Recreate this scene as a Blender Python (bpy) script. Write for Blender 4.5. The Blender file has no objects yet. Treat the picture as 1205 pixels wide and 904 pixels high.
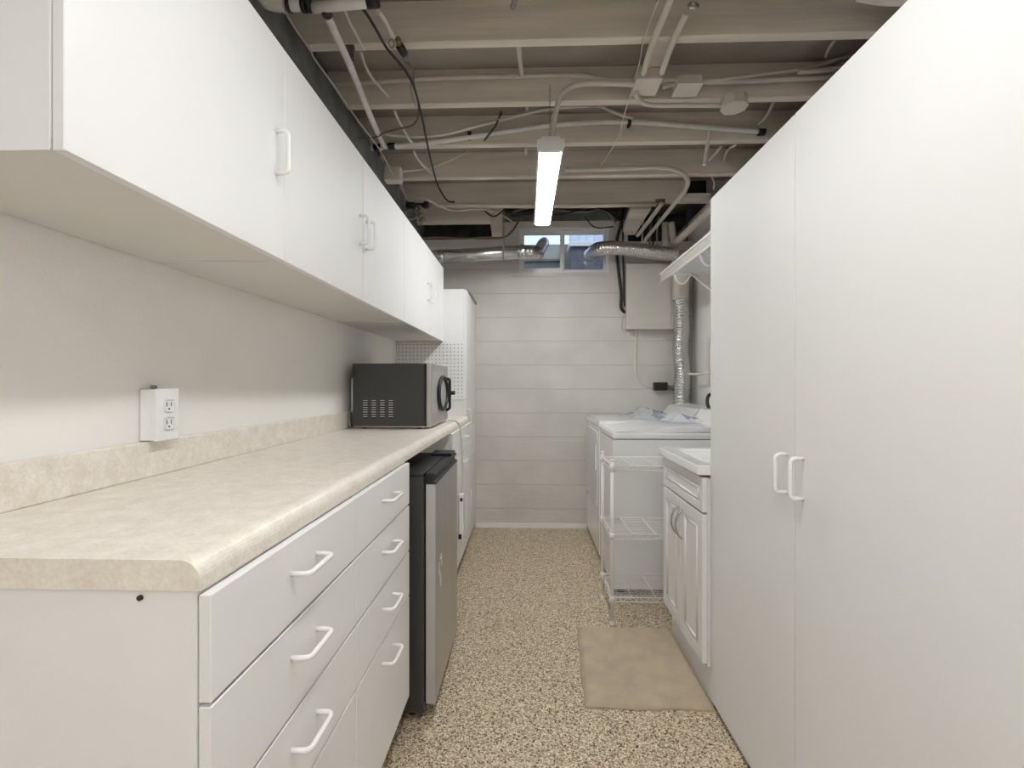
import bpy, bmesh, math, random
from mathutils import Vector, Matrix
random.seed(7)
S = bpy.context.scene
C = S.collection
PI = math.pi
# ------------------------------------------------------------ camera, world, exposure
F = 570.0; VX, VY = 602.5, 451.5; H = 1.159
YAW = math.atan(18.5/F)
cd = bpy.data.cameras.new('camera'); cam = bpy.data.objects.new('camera', cd); C.objects.link(cam)
cam.location = (0, 0, H); cam.rotation_euler = (PI/2, 0, YAW)
cd.sensor_width = 36; cd.lens = F/1205*36; cd.clip_start = 0.02
S.camera = cam
S.view_settings.view_transform = 'Standard'; S.view_settings.look = 'None'
S.view_settings.gamma = 1; S.view_settings.use_curve_mapping = False
S.view_settings.exposure = 1.22
LAMP_NEAR, LAMP_BACK, LAMP_FAR = 15.5, 22.0, 18.0
w = bpy.data.worlds.new('sky'); S.world = w; w.use_nodes = True
w.node_tree.nodes['Background'].inputs[0].default_value = (.55, .72, 1, 1)
w.node_tree.nodes['Background'].inputs[1].default_value = .75
sd = bpy.data.lights.new('sun', 'SUN'); sun = bpy.data.objects.new('sun', sd); C.objects.link(sun)
sd.energy = 1.2; sd.angle = .01; sd.color = (1, .96, .9)
sun.rotation_euler = Vector((-.5, .45, -1)).to_track_quat('-Z', 'Y').to_euler()

D = 3.909; XL = -.898; XR = 1.31; ZJ = 2.478; ZT = 2.64; YB = -2.2
def at(px, py, w):
    xc = (px-VX)/F*w; c, s = math.cos(YAW), math.sin(YAW)
    return Vector((xc*c - w*s, w*c + xc*s, H + (VY-py)/F*w))
def atz(px, py, z): return at(px, py, (z-H)*F/(VY-py))
def aty(px, py, y): return at(px, py, y/(math.cos(YAW)+(px-VX)/F*math.sin(YAW)))

# ------------------------------------------------------------ materials
def node_mat(name):
    m = bpy.data.materials.new(name); m.use_nodes = True
    return m, m.node_tree.nodes, m.node_tree.links, m.node_tree.nodes['Principled BSDF']
def pbr(name, col, rough=.5, metal=0, var=0, vscale=8, bump=0, bscale=60, coat=0, trans=0, stretch=None):
    m, N, L, b = node_mat(name)
    b.inputs['Base Color'].default_value = (*col, 1); b.inputs['Roughness'].default_value = rough
    b.inputs['Metallic'].default_value = metal; b.inputs['Coat Weight'].default_value = coat
    b.inputs['Transmission Weight'].default_value = trans
    tc = N.new('ShaderNodeTexCoord'); mp = N.new('ShaderNodeMapping')
    L.new(tc.outputs['Object'], mp.inputs[0])
    if stretch: mp.inputs['Scale'].default_value = stretch
    n = N.new('ShaderNodeTexNoise'); n.inputs['Scale'].default_value = vscale; n.inputs['Detail'].default_value = 5
    L.new(mp.outputs[0], n.inputs['Vector'])
    r = N.new('ShaderNodeValToRGB'); v = var
    r.color_ramp.elements[0].position = .3; r.color_ramp.elements[1].position = .7
    r.color_ramp.elements[0].color = (*[max(0, c*(1-v)) for c in col], 1)
    r.color_ramp.elements[1].color = (*[min(1, c*(1+v)) for c in col], 1)
    L.new(n.outputs['Fac'], r.inputs[0]); L.new(r.outputs[0], b.inputs['Base Color'])
    if bump:
        n2 = N.new('ShaderNodeTexNoise'); n2.inputs['Scale'].default_value = bscale; n2.inputs['Detail'].default_value = 4
        L.new(mp.outputs[0], n2.inputs['Vector'])
        bp = N.new('ShaderNodeBump'); bp.inputs['Strength'].default_value = bump; bp.inputs['Distance'].default_value = .01
        L.new(n2.outputs['Fac'], bp.inputs['Height']); L.new(bp.outputs[0], b.inputs['Normal'])
    return m
def emis(name, col, st):
    m, N, L, b = node_mat(name)
    b.inputs['Base Color'].default_value = (*col, 1); b.inputs['Emission Color'].default_value = (*col, 1)
    b.inputs['Emission Strength'].default_value = st; return m

M = {}
M['white'] = pbr('white_melamine', (.83, .83, .83), .55, var=.012, vscale=3, bump=.03, bscale=300)
M['edge'] = pbr('pale_edge_banding', (.62, .61, .59), .5)
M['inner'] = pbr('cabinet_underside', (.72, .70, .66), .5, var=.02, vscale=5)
M['handle'] = pbr('white_handle_plastic', (.88, .88, .87), .25)
M['wall'] = pbr('painted_plaster', (.87, .855, .82), .8, var=.015, vscale=5, bump=.15, bscale=220)
M['dark'] = pbr('black_plastic', (.010, .010, .011), .45)
M['mwbody'] = pbr('black_painted_steel', (.045, .044, .043), .42, bump=.05, bscale=500)
M['steel'] = pbr('brushed_steel', (.50, .49, .48), .33, metal=.85, var=.05, vscale=40, stretch=(1, 1, .05))
M['steelp'] = pbr('pale_steel_trim', (.56, .56, .56), .42, metal=.5)
M['chrome'] = pbr('chrome', (.55, .55, .56), .22, metal=1)
M['galv'] = pbr('galvanised_duct', (.60, .60, .60), .26, metal=1, var=.12, vscale=14)
M['foil'] = pbr('crinkled_foil', (.60, .60, .59), .24, metal=1, var=.08, vscale=60, bump=.3, bscale=60)
M['joist'] = pbr('painted_joist_wood', (.74, .67, .585), .75, var=.12, vscale=5, bump=.2, bscale=30, stretch=(.3, 4, 4))
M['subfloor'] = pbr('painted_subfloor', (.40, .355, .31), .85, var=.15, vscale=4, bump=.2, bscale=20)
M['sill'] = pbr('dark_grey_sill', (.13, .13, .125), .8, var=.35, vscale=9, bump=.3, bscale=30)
M['conduit'] = pbr('painted_conduit', (.66, .61, .54), .5, var=.06, vscale=10)
M['pex'] = pbr('white_pipe', (.74, .72, .68), .35, var=.08, vscale=25)
M['cream'] = pbr('cream_cable', (.47, .42, .34), .5)
M['brown'] = pbr('brown_cable', (.17, .12, .07), .5)
M['panel'] = pbr('painted_panel', (.62, .59, .54), .45, var=.02, vscale=6)
M['appl'] = pbr('white_enamel', (.88, .885, .89), .18, coat=.5)
M['applg'] = pbr('light_grey_enamel', (.66, .67, .68), .3)
M['sinkm'] = pbr('white_acrylic', (.88, .88, .87), .15, coat=.5)
M['sinkc'] = pbr('glossy_white_paint', (.84, .84, .83), .22, coat=.3)
M['vinyl'] = pbr('white_vinyl', (.82, .82, .84), .35)
M['wire'] = pbr('white_coated_wire', (.82, .82, .81), .35)
M['conc'] = pbr('garden_concrete', (.30, .31, .27), .9, var=.25, vscale=7, bump=.3, bscale=25)
M['siding'] = pbr('slate_siding', (.12, .13, .17), .8, var=.3, vscale=30)
M['grey'] = pbr('grey_plastic', (.25, .25, .25), .5)
M['brass'] = pbr('aged_brass', (.30, .24, .15), .45, metal=.7, var=.3, vscale=40)
M['lampbody'] = pbr('white_lamp_housing', (.80, .80, .79), .4)
M['diff_n'] = emis('lit_diffuser_near', (.985, .985, .975), LAMP_NEAR)
M['diff_b'] = emis('lit_diffuser_rear', (.985, .985, .975), LAMP_BACK)
M['diff_f'] = emis('lit_diffuser_far', (.985, .985, .975), LAMP_FAR)
M['paint_red'] = pbr('label_grey', (.4, .4, .4), .5)

def glass_mat():
    m, N, L, b = node_mat('window_glass')
    t = N.new('ShaderNodeBsdfTransparent'); g = N.new('ShaderNodeBsdfGlossy'); g.inputs['Roughness'].default_value = .03
    x = N.new('ShaderNodeMixShader'); x.inputs[0].default_value = .07
    L.new(t.outputs[0], x.inputs[1]); L.new(g.outputs[0], x.inputs[2])
    L.new(x.outputs[0], N['Material Output'].inputs[0]); return m
M['glass'] = glass_mat()
def film_mat():
    m, N, L, b = node_mat('clear_plastic_film')
    b.inputs['Base Color'].default_value = (.86, .89, .93, 1); b.inputs['Roughness'].default_value = .12
    b.inputs['Alpha'].default_value = .5
    tc = N.new('ShaderNodeTexCoord'); v = N.new('ShaderNodeTexNoise'); v.inputs['Scale'].default_value = 9
    r = N.new('ShaderNodeValToRGB'); r.color_ramp.elements[0].position = .56; r.color_ramp.elements[1].position = .6
    r.color_ramp.elements[0].color = (.88, .9, .93, 1); r.color_ramp.elements[1].color = (.30, .42, .58, 1)
    L.new(tc.outputs['Object'], v.inputs['Vector']); L.new(v.outputs['Fac'], r.inputs[0]); L.new(r.outputs[0], b.inputs['Base Color'])
    return m
M['film'] = film_mat()
def floor_mat():
    m, N, L, b = node_mat('epoxy_flake_floor')
    tc = N.new('ShaderNodeTexCoord')
    v = N.new('ShaderNodeTexVoronoi'); v.inputs['Scale'].default_value = 210; v.inputs['Randomness'].default_value = 1
    L.new(tc.outputs['Object'], v.inputs['Vector'])
    sp = N.new('ShaderNodeSeparateColor'); L.new(v.outputs['Color'], sp.inputs[0])
    r = N.new('ShaderNodeValToRGB'); r.color_ramp.interpolation = 'CONSTANT'
    E = r.color_ramp.elements
    cols = [(0, (.07, .05, .033)), (.09, (.24, .175, .11)), (.23, (.50, .395, .265)), (.46, (.64, .53, .375)), (.72, (.82, .72, .56)), (.9, (.40, .30, .19))]
    E[0].position = 0; E[0].color = (*cols[0][1], 1); E[1].position = cols[1][0]; E[1].color = (*cols[1][1], 1)
    for p, c in cols[2:]:
        e = E.new(p); e.color = (*c, 1)
    L.new(sp.outputs[0], r.inputs[0])
    L.new(r.outputs[0], b.inputs['Base Color']); b.inputs['Roughness'].default_value = .42
    bp = N.new('ShaderNodeBump'); bp.inputs['Strength'].default_value = .15; bp.inputs['Distance'].default_value = .002
    L.new(sp.outputs[1], bp.inputs['Height']); L.new(bp.outputs[0], b.inputs['Normal'])
    return m
M['floor'] = floor_mat()
def counter_mat():
    m, N, L, b = node_mat('beige_stone_laminate')
    tc = N.new('ShaderNodeTexCoord')
    n1 = N.new('ShaderNodeTexNoise'); n1.inputs['Scale'].default_value = 22; n1.inputs['Detail'].default_value = 8; n1.inputs['Roughness'].default_value = .7
    n2 = N.new('ShaderNodeTexNoise'); n2.inputs['Scale'].default_value = 190; n2.inputs['Detail'].default_value = 3
    for n in (n1, n2): L.new(tc.outputs['Object'], n.inputs['Vector'])
    a = N.new('ShaderNodeMath'); a.operation = 'ADD'
    h = N.new('ShaderNodeMath'); h.operation = 'MULTIPLY'; h.inputs[1].default_value = .6
    L.new(n2.outputs['Fac'], h.inputs[0]); L.new(n1.outputs['Fac'], a.inputs[0]); L.new(h.outputs[0], a.inputs[1])
    r = N.new('ShaderNodeValToRGB'); E = r.color_ramp.elements
    E[0].position = .50; E[0].color = (.71, .635, .535, 1); E[1].position = 1.02; E[1].color = (.89, .85, .78, 1)
    e = E.new(.78); e.color = (.81, .755, .67, 1)
    L.new(a.outputs[0], r.inputs[0]); L.new(r.outputs[0], b.inputs['Base Color']); b.inputs['Roughness'].default_value = .38
    return m
M['counter'] = counter_mat()
def backwall_mat():
    m, N, L, b = node_mat('painted_board_formed_concrete')
    tc = N.new('ShaderNodeTexCoord'); sx = N.new('ShaderNodeSeparateXYZ'); L.new(tc.outputs['Object'], sx.inputs[0])
    n = N.new('ShaderNodeTexNoise'); n.inputs['Scale'].default_value = 3.5; n.inputs['Detail'].default_value = 6
    L.new(tc.outputs['Object'], n.inputs['Vector'])
    def math_(op, a, bv, b2=None):
        q = N.new('ShaderNodeMath'); q.operation = op
        for i, v in enumerate((a, bv, b2)):
            if v is None: continue
            if isinstance(v, (int, float)): q.inputs[i].default_value = v
            else: L.new(v, q.inputs[i])
        return q.outputs[0]
    zz = math_('ADD', sx.outputs['Z'], math_('MULTIPLY', n.outputs['Fac'], .016))
    fr = math_('FRACT', math_('DIVIDE', math_('ADD', zz, .128), .193), 0)
    ln = math_('LESS_THAN', math_('ABSOLUTE', math_('SUBTRACT', fr, .5), 0), .016)
    n3 = N.new('ShaderNodeTexNoise'); n3.inputs['Scale'].default_value = 7; L.new(tc.outputs['Object'], n3.inputs['Vector'])
    ln = math_('MULTIPLY', ln, math_('MULTIPLY', n3.outputs['Fac'], .85))
    mx = N.new('ShaderNodeMix'); mx.data_type = 'RGBA'
    r = N.new('ShaderNodeValToRGB'); r.color_ramp.elements[0].color = (.60, .575, .54, 1); r.color_ramp.elements[1].color = (.70, .675, .64, 1)
    r.color_ramp.elements[0].position = .3; r.color_ramp.elements[1].position = .7
    L.new(n.outputs['Fac'], r.inputs[0]); L.new(r.outputs[0], mx.inputs[6]); mx.inputs[7].default_value = (.36, .33, .29, 1)
    L.new(ln, mx.inputs[0]); L.new(mx.outputs[2], b.inputs['Base Color']); b.inputs['Roughness'].default_value = .75
    n2 = N.new('ShaderNodeTexNoise'); n2.inputs['Scale'].default_value = 24; n2.inputs['Detail'].default_value = 6
    mp = N.new('ShaderNodeMapping'); mp.inputs['Scale'].default_value = (.5, 1, 2); L.new(tc.outputs['Object'], mp.inputs[0]); L.new(mp.outputs[0], n2.inputs['Vector'])
    hh = math_('SUBTRACT', n2.outputs['Fac'], ln)
    bp = N.new('ShaderNodeBump'); bp.inputs['Strength'].default_value = .35; bp.inputs['Distance'].default_value = .006
    L.new(hh, bp.inputs['Height']); L.new(bp.outputs[0], b.inputs['Normal'])
    return m
M['backwall'] = backwall_mat()
M['rug'] = pbr('beige_pile', (.82, .68, .49), .95, var=.09, vscale=14, bump=1.0, bscale=420)

# ------------------------------------------------------------ mesh helpers
def bm_(): return bmesh.new()
def add_box(bm, x0, x1, y0, y1, z0, z1, bev=0, seg=2):
    b = bmesh.new()
    r = bmesh.ops.create_cube(b, size=1)
    for v in b.verts:
        v.co = Vector(((x0+x1)/2 + v.co.x*(x1-x0), (y0+y1)/2 + v.co.y*(y1-y0), (z0+z1)/2 + v.co.z*(z1-z0)))
    if bev: bmesh.ops.bevel(b, geom=b.edges[:], offset=bev, segments=seg, affect='EDGES', profile=.6)
    merge(bm, b)
def merge(bm, b, mat=None):
    me = bpy.data.meshes.new('tmp'); b.to_mesh(me); b.free()
    if mat is not None: me.transform(mat)
    bm.from_mesh(me); bpy.data.meshes.remove(me)
def box(*a, **k):
    bm = bm_(); add_box(bm, *a, **k); return bm
def smooth_path(pts, n=8):
    pts = [Vector(p) for p in pts]
    if len(pts) < 3: return pts
    out = []
    for i in range(len(pts)-1):
        p0 = pts[max(i-1, 0)]; p1 = pts[i]; p2 = pts[i+1]; p3 = pts[min(i+2, len(pts)-1)]
        for k in range(n):
            t = k/n
            out.append(.5*((2*p1)+(p2-p0)*t+(2*p0-5*p1+4*p2-p3)*t*t+(-p0+3*p1-3*p2+p3)*t**3))
    out.append(pts[-1]); return out
def fillet(pts, r, n=5):
    pts = [Vector(p) for p in pts]; out = [pts[0]]
    for i in range(1, len(pts)-1):
        a, p, b = pts[i-1], pts[i], pts[i+1]
        ra = min(r, (a-p).length*.49, (b-p).length*.49)
        s = p+(a-p).normalized()*ra; e = p+(b-p).normalized()*ra
        for k in range(n+1):
            t = k/n; out.append((1-t)**2*s+2*t*(1-t)*p+t*t*e)
    out.append(pts[-1]); return out
def add_tube(bm, path, r, seg=12, caps=True):
    path = [Vector(p) for p in path]; n = len(path)
    rad = r if callable(r) else (lambda i: r)
    T = []
    for i in range(n):
        t = path[min(i+1, n-1)]-path[max(i-1, 0)]
        T.append(t.normalized() if t.length > 1e-9 else Vector((0, 0, 1)))
    u = T[0].orthogonal().normalized(); rings = []
    for i in range(n):
        u = (u - T[i]*u.dot(T[i])).normalized(); v = T[i].cross(u)
        rr = rad(i)
        rings.append([bm.verts.new(path[i]+(u*math.cos(2*PI*k/seg)+v*math.sin(2*PI*k/seg))*rr) for k in range(seg)])
    for i in range(n-1):
        for k in range(seg):
            bm.faces.new((rings[i][k], rings[i][(k+1) % seg], rings[i+1][(k+1) % seg], rings[i+1][k])).smooth = True
    if caps:
        bm.faces.new(rings[0][::-1]); bm.faces.new(rings[-1])
def tube(path, r, seg=12):
    bm = bm_(); add_tube(bm, path, r, seg); return bm
def add_prism(bm, poly, axis, a, b):
    """poly: 2D points in the two other axes (in order), extruded along axis from a to b"""
    def V(p, t):
        if axis == 'x': return (t, p[0], p[1])
        if axis == 'y': return (p[0], t, p[1])
        return (p[0], p[1], t)
    A = [bm.verts.new(V(p, a)) for p in poly]; B = [bm.verts.new(V(p, b)) for p in poly]
    n = len(poly)
    bm.faces.new(A); bm.faces.new(B[::-1])
    for i in range(n): bm.faces.new((A[i], B[i], B[(i+1) % n], A[(i+1) % n]))
    bmesh.ops.recalc_face_normals(bm, faces=bm.faces[:])
def prism(*a):
    bm = bm_(); add_prism(bm, *a); return bm
def add_cyl(bm, p0, p1, r, seg=16): add_tube(bm, [p0, p1], r, seg)
def cyl(p0, p1, r, seg=16): return tube([p0, p1], r, seg)

ORI = {}
def wob(o):
    return ORI.get(o.name, Vector((0, 0, 0)))
def obj(name, bm, mat, parent=None, origin=None, subs=None):
    """bm in world coordinates; origin = pivot"""
    bmesh.ops.recalc_face_normals(bm, faces=bm.faces[:])
    me = bpy.data.meshes.new(name)
    if origin is None:
        if parent: origin = wob(parent)
        else:
            xs = [v.co for v in bm.verts]
            origin = Vector(((min(v.x for v in xs)+max(v.x for v in xs))/2, (min(v.y for v in xs)+max(v.y for v in xs))/2, min(v.z for v in xs)))
    origin = Vector(origin)
    for v in bm.verts: v.co -= origin
    bm.to_mesh(me); bm.free()
    me.materials.append(M[mat] if isinstance(mat, str) else mat)
    o = bpy.data.objects.new(name, me); C.objects.link(o)
    ORI[o.name] = origin
    if parent:
        o.parent = parent; o.location = origin - wob(parent)
    else: o.location = origin
    return o
def thing(name, label, cat, loc=(0, 0, 0), group=None):
    o = bpy.data.objects.new(name, None); C.objects.link(o); o.empty_display_size = .1
    o.location = loc; ORI[o.name] = Vector(loc); o['label'] = label; o['category'] = cat
    if group: o['group'] = group
    return o
def tag(o, label, cat, group=None, kind=None):
    o['label'] = label; o['category'] = cat
    if group: o['group'] = group
    if kind: o['kind'] = kind
    return o
def struct(name, bm, mat, parent=None, origin=(0, 0, 0)):
    o = obj(name, bm, mat, parent, origin if parent is None else None)
    if parent is None: o['kind'] = 'structure'
    return o
def handle(parent, c, axis, out, L=.096, off=.031, r=.0048):
    """c: centre point on the door surface; axis 'y' or 'z'; out = +1/-1 along x"""
    a = Vector((0, 1, 0)) if axis == 'y' else Vector((0, 0, 1))
    c = Vector(c); o = Vector((out*off, 0, 0))
    p = fillet([c-a*L/2, c-a*L/2+o, c+a*L/2+o, c+a*L/2], .014, 6)
    return obj('handle', tube(p, r, 10), 'handle', parent)

# ------------------------------------------------------------ room shell
struct('floor', box(XL-.1, XR+.1, YB, D+.4, -.08, 0), 'floor')
struct('wall_left', box(XL-.12, XL, YB, D+.4, 0, 2.38), 'wall')
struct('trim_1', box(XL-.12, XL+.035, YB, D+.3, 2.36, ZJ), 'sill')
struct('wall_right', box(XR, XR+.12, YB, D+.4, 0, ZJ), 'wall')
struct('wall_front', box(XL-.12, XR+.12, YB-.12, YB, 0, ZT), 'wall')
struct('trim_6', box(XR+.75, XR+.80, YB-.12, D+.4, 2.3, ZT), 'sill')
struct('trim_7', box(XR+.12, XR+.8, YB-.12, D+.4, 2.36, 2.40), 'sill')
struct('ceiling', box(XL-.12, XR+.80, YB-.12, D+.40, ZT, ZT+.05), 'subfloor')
struct('left_light_seal', box(XL-.12, XL-.05, YB, D+.4, 2.38, ZT), 'sill')  # outer board added to stop sky light leaking in above the left sill

# back wall with the window opening
wl = at(611, 268, D).x; wr = at(716, 268, D).x; wt = at(640, 268, D).z; wb = at(640, 321, D).z
ul = at(588, 260, D).x; ur = at(738, 260, D).x
bm = bm_()
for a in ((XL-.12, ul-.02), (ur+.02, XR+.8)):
    add_box(bm, a[0], a[1], D+.36, D+.40, 2.25, ZT); add_box(bm, a[0], a[1], D+.19, D+.36, 2.25, 2.29)  # rim boards, plus bottom slabs added to keep sky light out of the recess
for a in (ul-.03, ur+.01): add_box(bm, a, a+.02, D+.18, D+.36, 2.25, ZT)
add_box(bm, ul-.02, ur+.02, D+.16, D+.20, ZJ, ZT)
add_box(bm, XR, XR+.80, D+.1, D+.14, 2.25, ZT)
struct('rim_and_light_seal', bm, 'sill')
bm = bm_()
add_box(bm, XL, XR, D, D+.2, 0, wb)
add_box(bm, XL, wl, D, D+.2, wb, 2.33); add_box(bm, wr, XR, D, D+.2, wb, 2.30)
add_box(bm, ul, wl, D, D+.2, 2.33, ZJ+.0); add_box(bm, wr, ur, D, D+.2, 2.30, ZJ)
add_box(bm, wl, wr, D, D+.2, wt, ZJ)
struct('wall_back', bm, 'backwall')
# raised plaster surround of the window
bm = bm_(); e0 = at(602, 325, D); e1 = at(722, 262, D)
for a in ((e0.x, wl, wb, wt), (wr, e1.x, wb, wt), (e0.x, e1.x, e0.z, wb), (e0.x, e1.x, wt, ZJ-.01)):
    add_box(bm, a[0], a[1], D-.012, D, a[2], a[3])
struct('trim_3', bm, 'panel')
struct('baseboard_back', box(at(560, 600, D).x, at(690, 600, D).x, D-.008, D, 0, .035), 'wall')

# window: slider with two sashes
win = thing('window_1', 'white vinyl sliding window high on the back wall', 'window', ((wl+wr)/2, D, wb)); win['kind'] = 'structure'
for k in ('label', 'category'): del win[k]
bm = bm_(); fw = .014
for a in ((wl, wl+fw, wb, wt), (wr-fw, wr, wb, wt), (wl+fw, wr-fw, wb, wb+fw), (wl+fw, wr-fw, wt-fw, wt)):
    add_box(bm, a[0], a[1], D-.005, D+.09, a[2], a[3], .002)
obj('window_frame', bm, 'vinyl', win)
xm = at(663, 300, D).x
def sash(x0, x1, y, t, nm):
    bm = bm_()
    z0, z1 = wb+fw, wt-fw
    for a in ((x0, x0+t, z0, z1), (x1-t, x1, z0, z1), (x0+t, x1-t, z0, z0+t), (x0+t, x1-t, z1-t, z1)):
        add_box(bm, a[0], a[1], y, y+.03, a[2], a[3], .002)
    s = obj(nm, bm, 'vinyl', win)
    obj('pane', box(x0+t, x1-t, y+.012, y+.017, z0+t, z1-t), 'glass', s)
    return s
s1 = sash(wl+fw, xm, D+.005, .026, 'sash')
obj('latch', box(xm-.018, xm-.006, D-.012, D+.005, (wb+wt)/2-.03, (wb+wt)/2+.02, .002), 'vinyl', s1)
sash(xm-.01, wr-fw, D+.045, .022, 'sash')
# outside the window
struct('wall_outside', box(-1.2, 1.6, D+1.1, D+1.25, 1.2, 2.60), 'conc')
struct('ground_outside', box(-1.6, 1.9, D+.2, D+1.1, 1.85, 1.93), 'conc')
g = obj('corrugated_sheet', prism([(xx, D+1.02+.012*math.sin(k*PI/2)) for k, xx in enumerate([.42+.02*i for i in range(30)])]+[(1.0, D+1.06), (.42, D+1.06)], 'z', 2.53, 2.80), 'galv'); tag(g, 'ribbed metal sheet outside at the top of the right window pane', 'metal sheet')
g = obj('ledge', box(-1.2, .38, D+1.07, D+1.10, 2.42, 2.445, .004), 'sill'); tag(g, 'dark horizontal ledge on the garden wall outside the left pane', 'ledge')
g = obj('house_wall', box(.42, 1.5, D+.80, D+.95, 1.93, 2.49), 'siding'); tag(g, 'dark slate low wall outside, seen through the right window pane', 'wall')
g = obj('pale_board', box(.40, 1.52, D+.78, D+1.0, 2.49, 2.535, .004), 'vinyl'); tag(g, 'pale capping board on the dark slate wall outside the right pane', 'board')

# ------------------------------------------------------------ ceiling joists
ordn = ['behind the camera', 'second behind the camera', 'third overhead', 'fourth overhead', 'nearest', 'just beyond the junction box', 'crossing midway above the lamp', 'over the far half of the lamp', 'above the far end of the lamp beside the window']
ys = [.22, .63, 1.04, 1.45, 1.856, 2.265, 2.660, 3.081, 3.546]
lab = {1.45: 'painted taupe joist just above the top edge of the view', 1.856: 'painted taupe joist nearest the viewer, highest in the picture',
       2.265: 'painted taupe joist carrying the long conduit and metal junction box', 2.660: 'painted taupe joist right behind the long white printed water pipe',
       3.081: 'painted taupe joist behind the hanging white tube, third from the window', 3.546: 'painted taupe joist last before the window wall with black transformer'}
for y in ys:
    if y < 1.3: continue
    o = obj('ceiling_joist', box(XL-.05, XR+.74, y, y+.042, ZJ, ZT, .003, 1), 'joist')
    tag(o, lab[y], 'joist', 'painted ceiling joists')
for y in (-1.8, -1.4, -.99, -.58, -.18, .22, .63, 1.04):
    o = struct('trim_4', box(XL-.05, XR+.05, y, y+.042, ZJ, ZT), 'joist')
# short header between the last joist and wall at left, and blocking boards
o = obj('header_board', box(XL+.02, at(578, 250, 3.78).x, 3.75, 3.79, 2.41, ZT-.01, .003, 1), 'joist'); tag(o, 'short painted header board above the smooth metal duct', 'board')
p0, p1 = at(573, 247, 3.82), at(592, 247, 3.82); q0, q1 = at(579, 277, 3.82), at(591, 277, 3.82)
o = obj('blocking_board', prism([(p0.x, p0.z+.1), (p1.x, p1.z+.1), (q1.x, q1.z), (q0.x, q0.z)], 'y', 3.80, 3.84), 'joist'); tag(o, 'tapered painted board end left of the window above duct', 'board')
bm = bm_()
a0, a1, b0, b1 = at(742, 246, 3.62), at(766, 246, 3.62), at(732, 276, 3.86), at(747, 276, 3.86)
vs = [bm.verts.new(v) for v in (a0, a1, b1, b0)]; f = bm.faces.new(vs)
r = bmesh.ops.extrude_face_region(bm, geom=[f]); [setattr(v, 'co', v.co+Vector((0, .0, .04))) for v in r['geom'] if isinstance(v, bmesh.types.BMVert)]
o = obj('blocking_board', bm, 'joist'); tag(o, 'slanted painted board at the right above the window corner', 'board')

# ------------------------------------------------------------ left base cabinets
FX = -.3925; DT = .016; CT = .904
def base_unit(y0, y1, splits, label, hl, zb=.123):
    t = thing('base_cabinet', label, 'cabinet', ((FX+XL)/2, (y0+y1)/2, 0), 'white base cabinets under the worktop')
    bm = bm_(); xb = XL+.01; xf = FX-DT-.001
    for ya in (y0, y1-.016):
        zz_ = 0 if (ya == y0 and y0 < .6) else zb-.016
        add_box(bm, xb, xf, ya, ya+.016, zz_, CT)
        if zz_: add_box(bm, xb, xf-.075, ya, ya+.016, 0, zz_)
    add_box(bm, xb, xf, y0+.016, y1-.016, zb-.016, zb); add_box(bm, xb, xb+.01, y0+.016, y1-.016, zb, CT)
    add_box(bm, xf-.06, xf, y0+.016, y1-.016, CT-.016, CT)
    # cut-back sides at the toe: plinth board set back
    add_box(bm, xf-.09, xf-.075, y0+.016, y1-.016, 0, zb-.016)
    # notch the side panels
    obj('carcass', bm, 'white', t)
    zz = splits
    for i in range(len(zz)-1):
        nm = hl[i]
        z1 = zz[i]-.0025; z0 = zz[i+1]+.0025
        fr = obj(nm, box(FX-DT, FX, y0+.002, y1-.002, z0, z1, .0012, 1), 'white', t)
        handle(fr, (FX, (y0+y1)/2, zz[i]-.057), 'y', 1)
    return t
for ar in ((.586, 1.097, 'white four-drawer base cabinet nearest the viewer with exposed end panel'), (1.097, 1.597, 'white four-drawer base cabinet beside the small fridge')):
    t = base_unit(ar[0], ar[1], [CT-.004, .760, .606, .458, .123], ar[2], ['drawer']*4)
    if ar[0] < .6:
        obj('screw', cyl((-.48, .583, .894), (-.48, .5865, .894), .0035, 12), 'dark', t)
t = base_unit(2.527, 3.287, [CT-.004, .755, .123], 'white base cabinet beyond the fridge with one drawer over a door', ['drawer', 'door'])

# worktop: rolled front edge
CX = -.4027
prof = [(XL+.001, CT), (CX, CT), (CX, CT+.008)]
for k in range(9):
    a = k/8*PI/2
    prof.append((CX-.026+.026*math.cos(a), CT+.038-.026+.026*math.sin(a)))
prof += [(XL+.001, CT+.038)]
wk = thing('worktop', 'long beige stone-look laminate worktop along the left wall', 'countertop', ((CX+XL)/2, 1.9, CT))
bm = prism(prof, 'y', .5985-.016, 3.286)
for f in bm.faces: f.smooth = False
obj('countertop', bm, 'counter', wk)
obj('backsplash', box(XL+.001, XL+.019, .4, 3.286, CT+.038, 1.025, .004), 'counter', wk)

# ------------------------------------------------------------ left tall cabinet
TX = -.42
t = thing('tall_cabinet', 'narrow-sided tall white cabinet in the far left corner past the worktop', 'cabinet', (-.66, 3.6, 0))
obj('carcass', box(XL+.01, TX-.017, 3.288, D-.006, .05, 1.806, .001, 1), 'white', t)
obj('plinth', box(XL+.01, TX-.04, 3.30, D-.01, 0, .05), 'white', t)
d = obj('door', box(TX-.016, TX, 3.29, D-.008, .625, 1.804, .0012, 1), 'white', t); handle(d, (TX, 3.33, .935), 'z', 1)
d = obj('door', box(TX-.016, TX, 3.29, D-.008, .052, .62, .0012, 1), 'white', t); handle(d, (TX, 3.32, .375), 'z', 1, L=.12)
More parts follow.
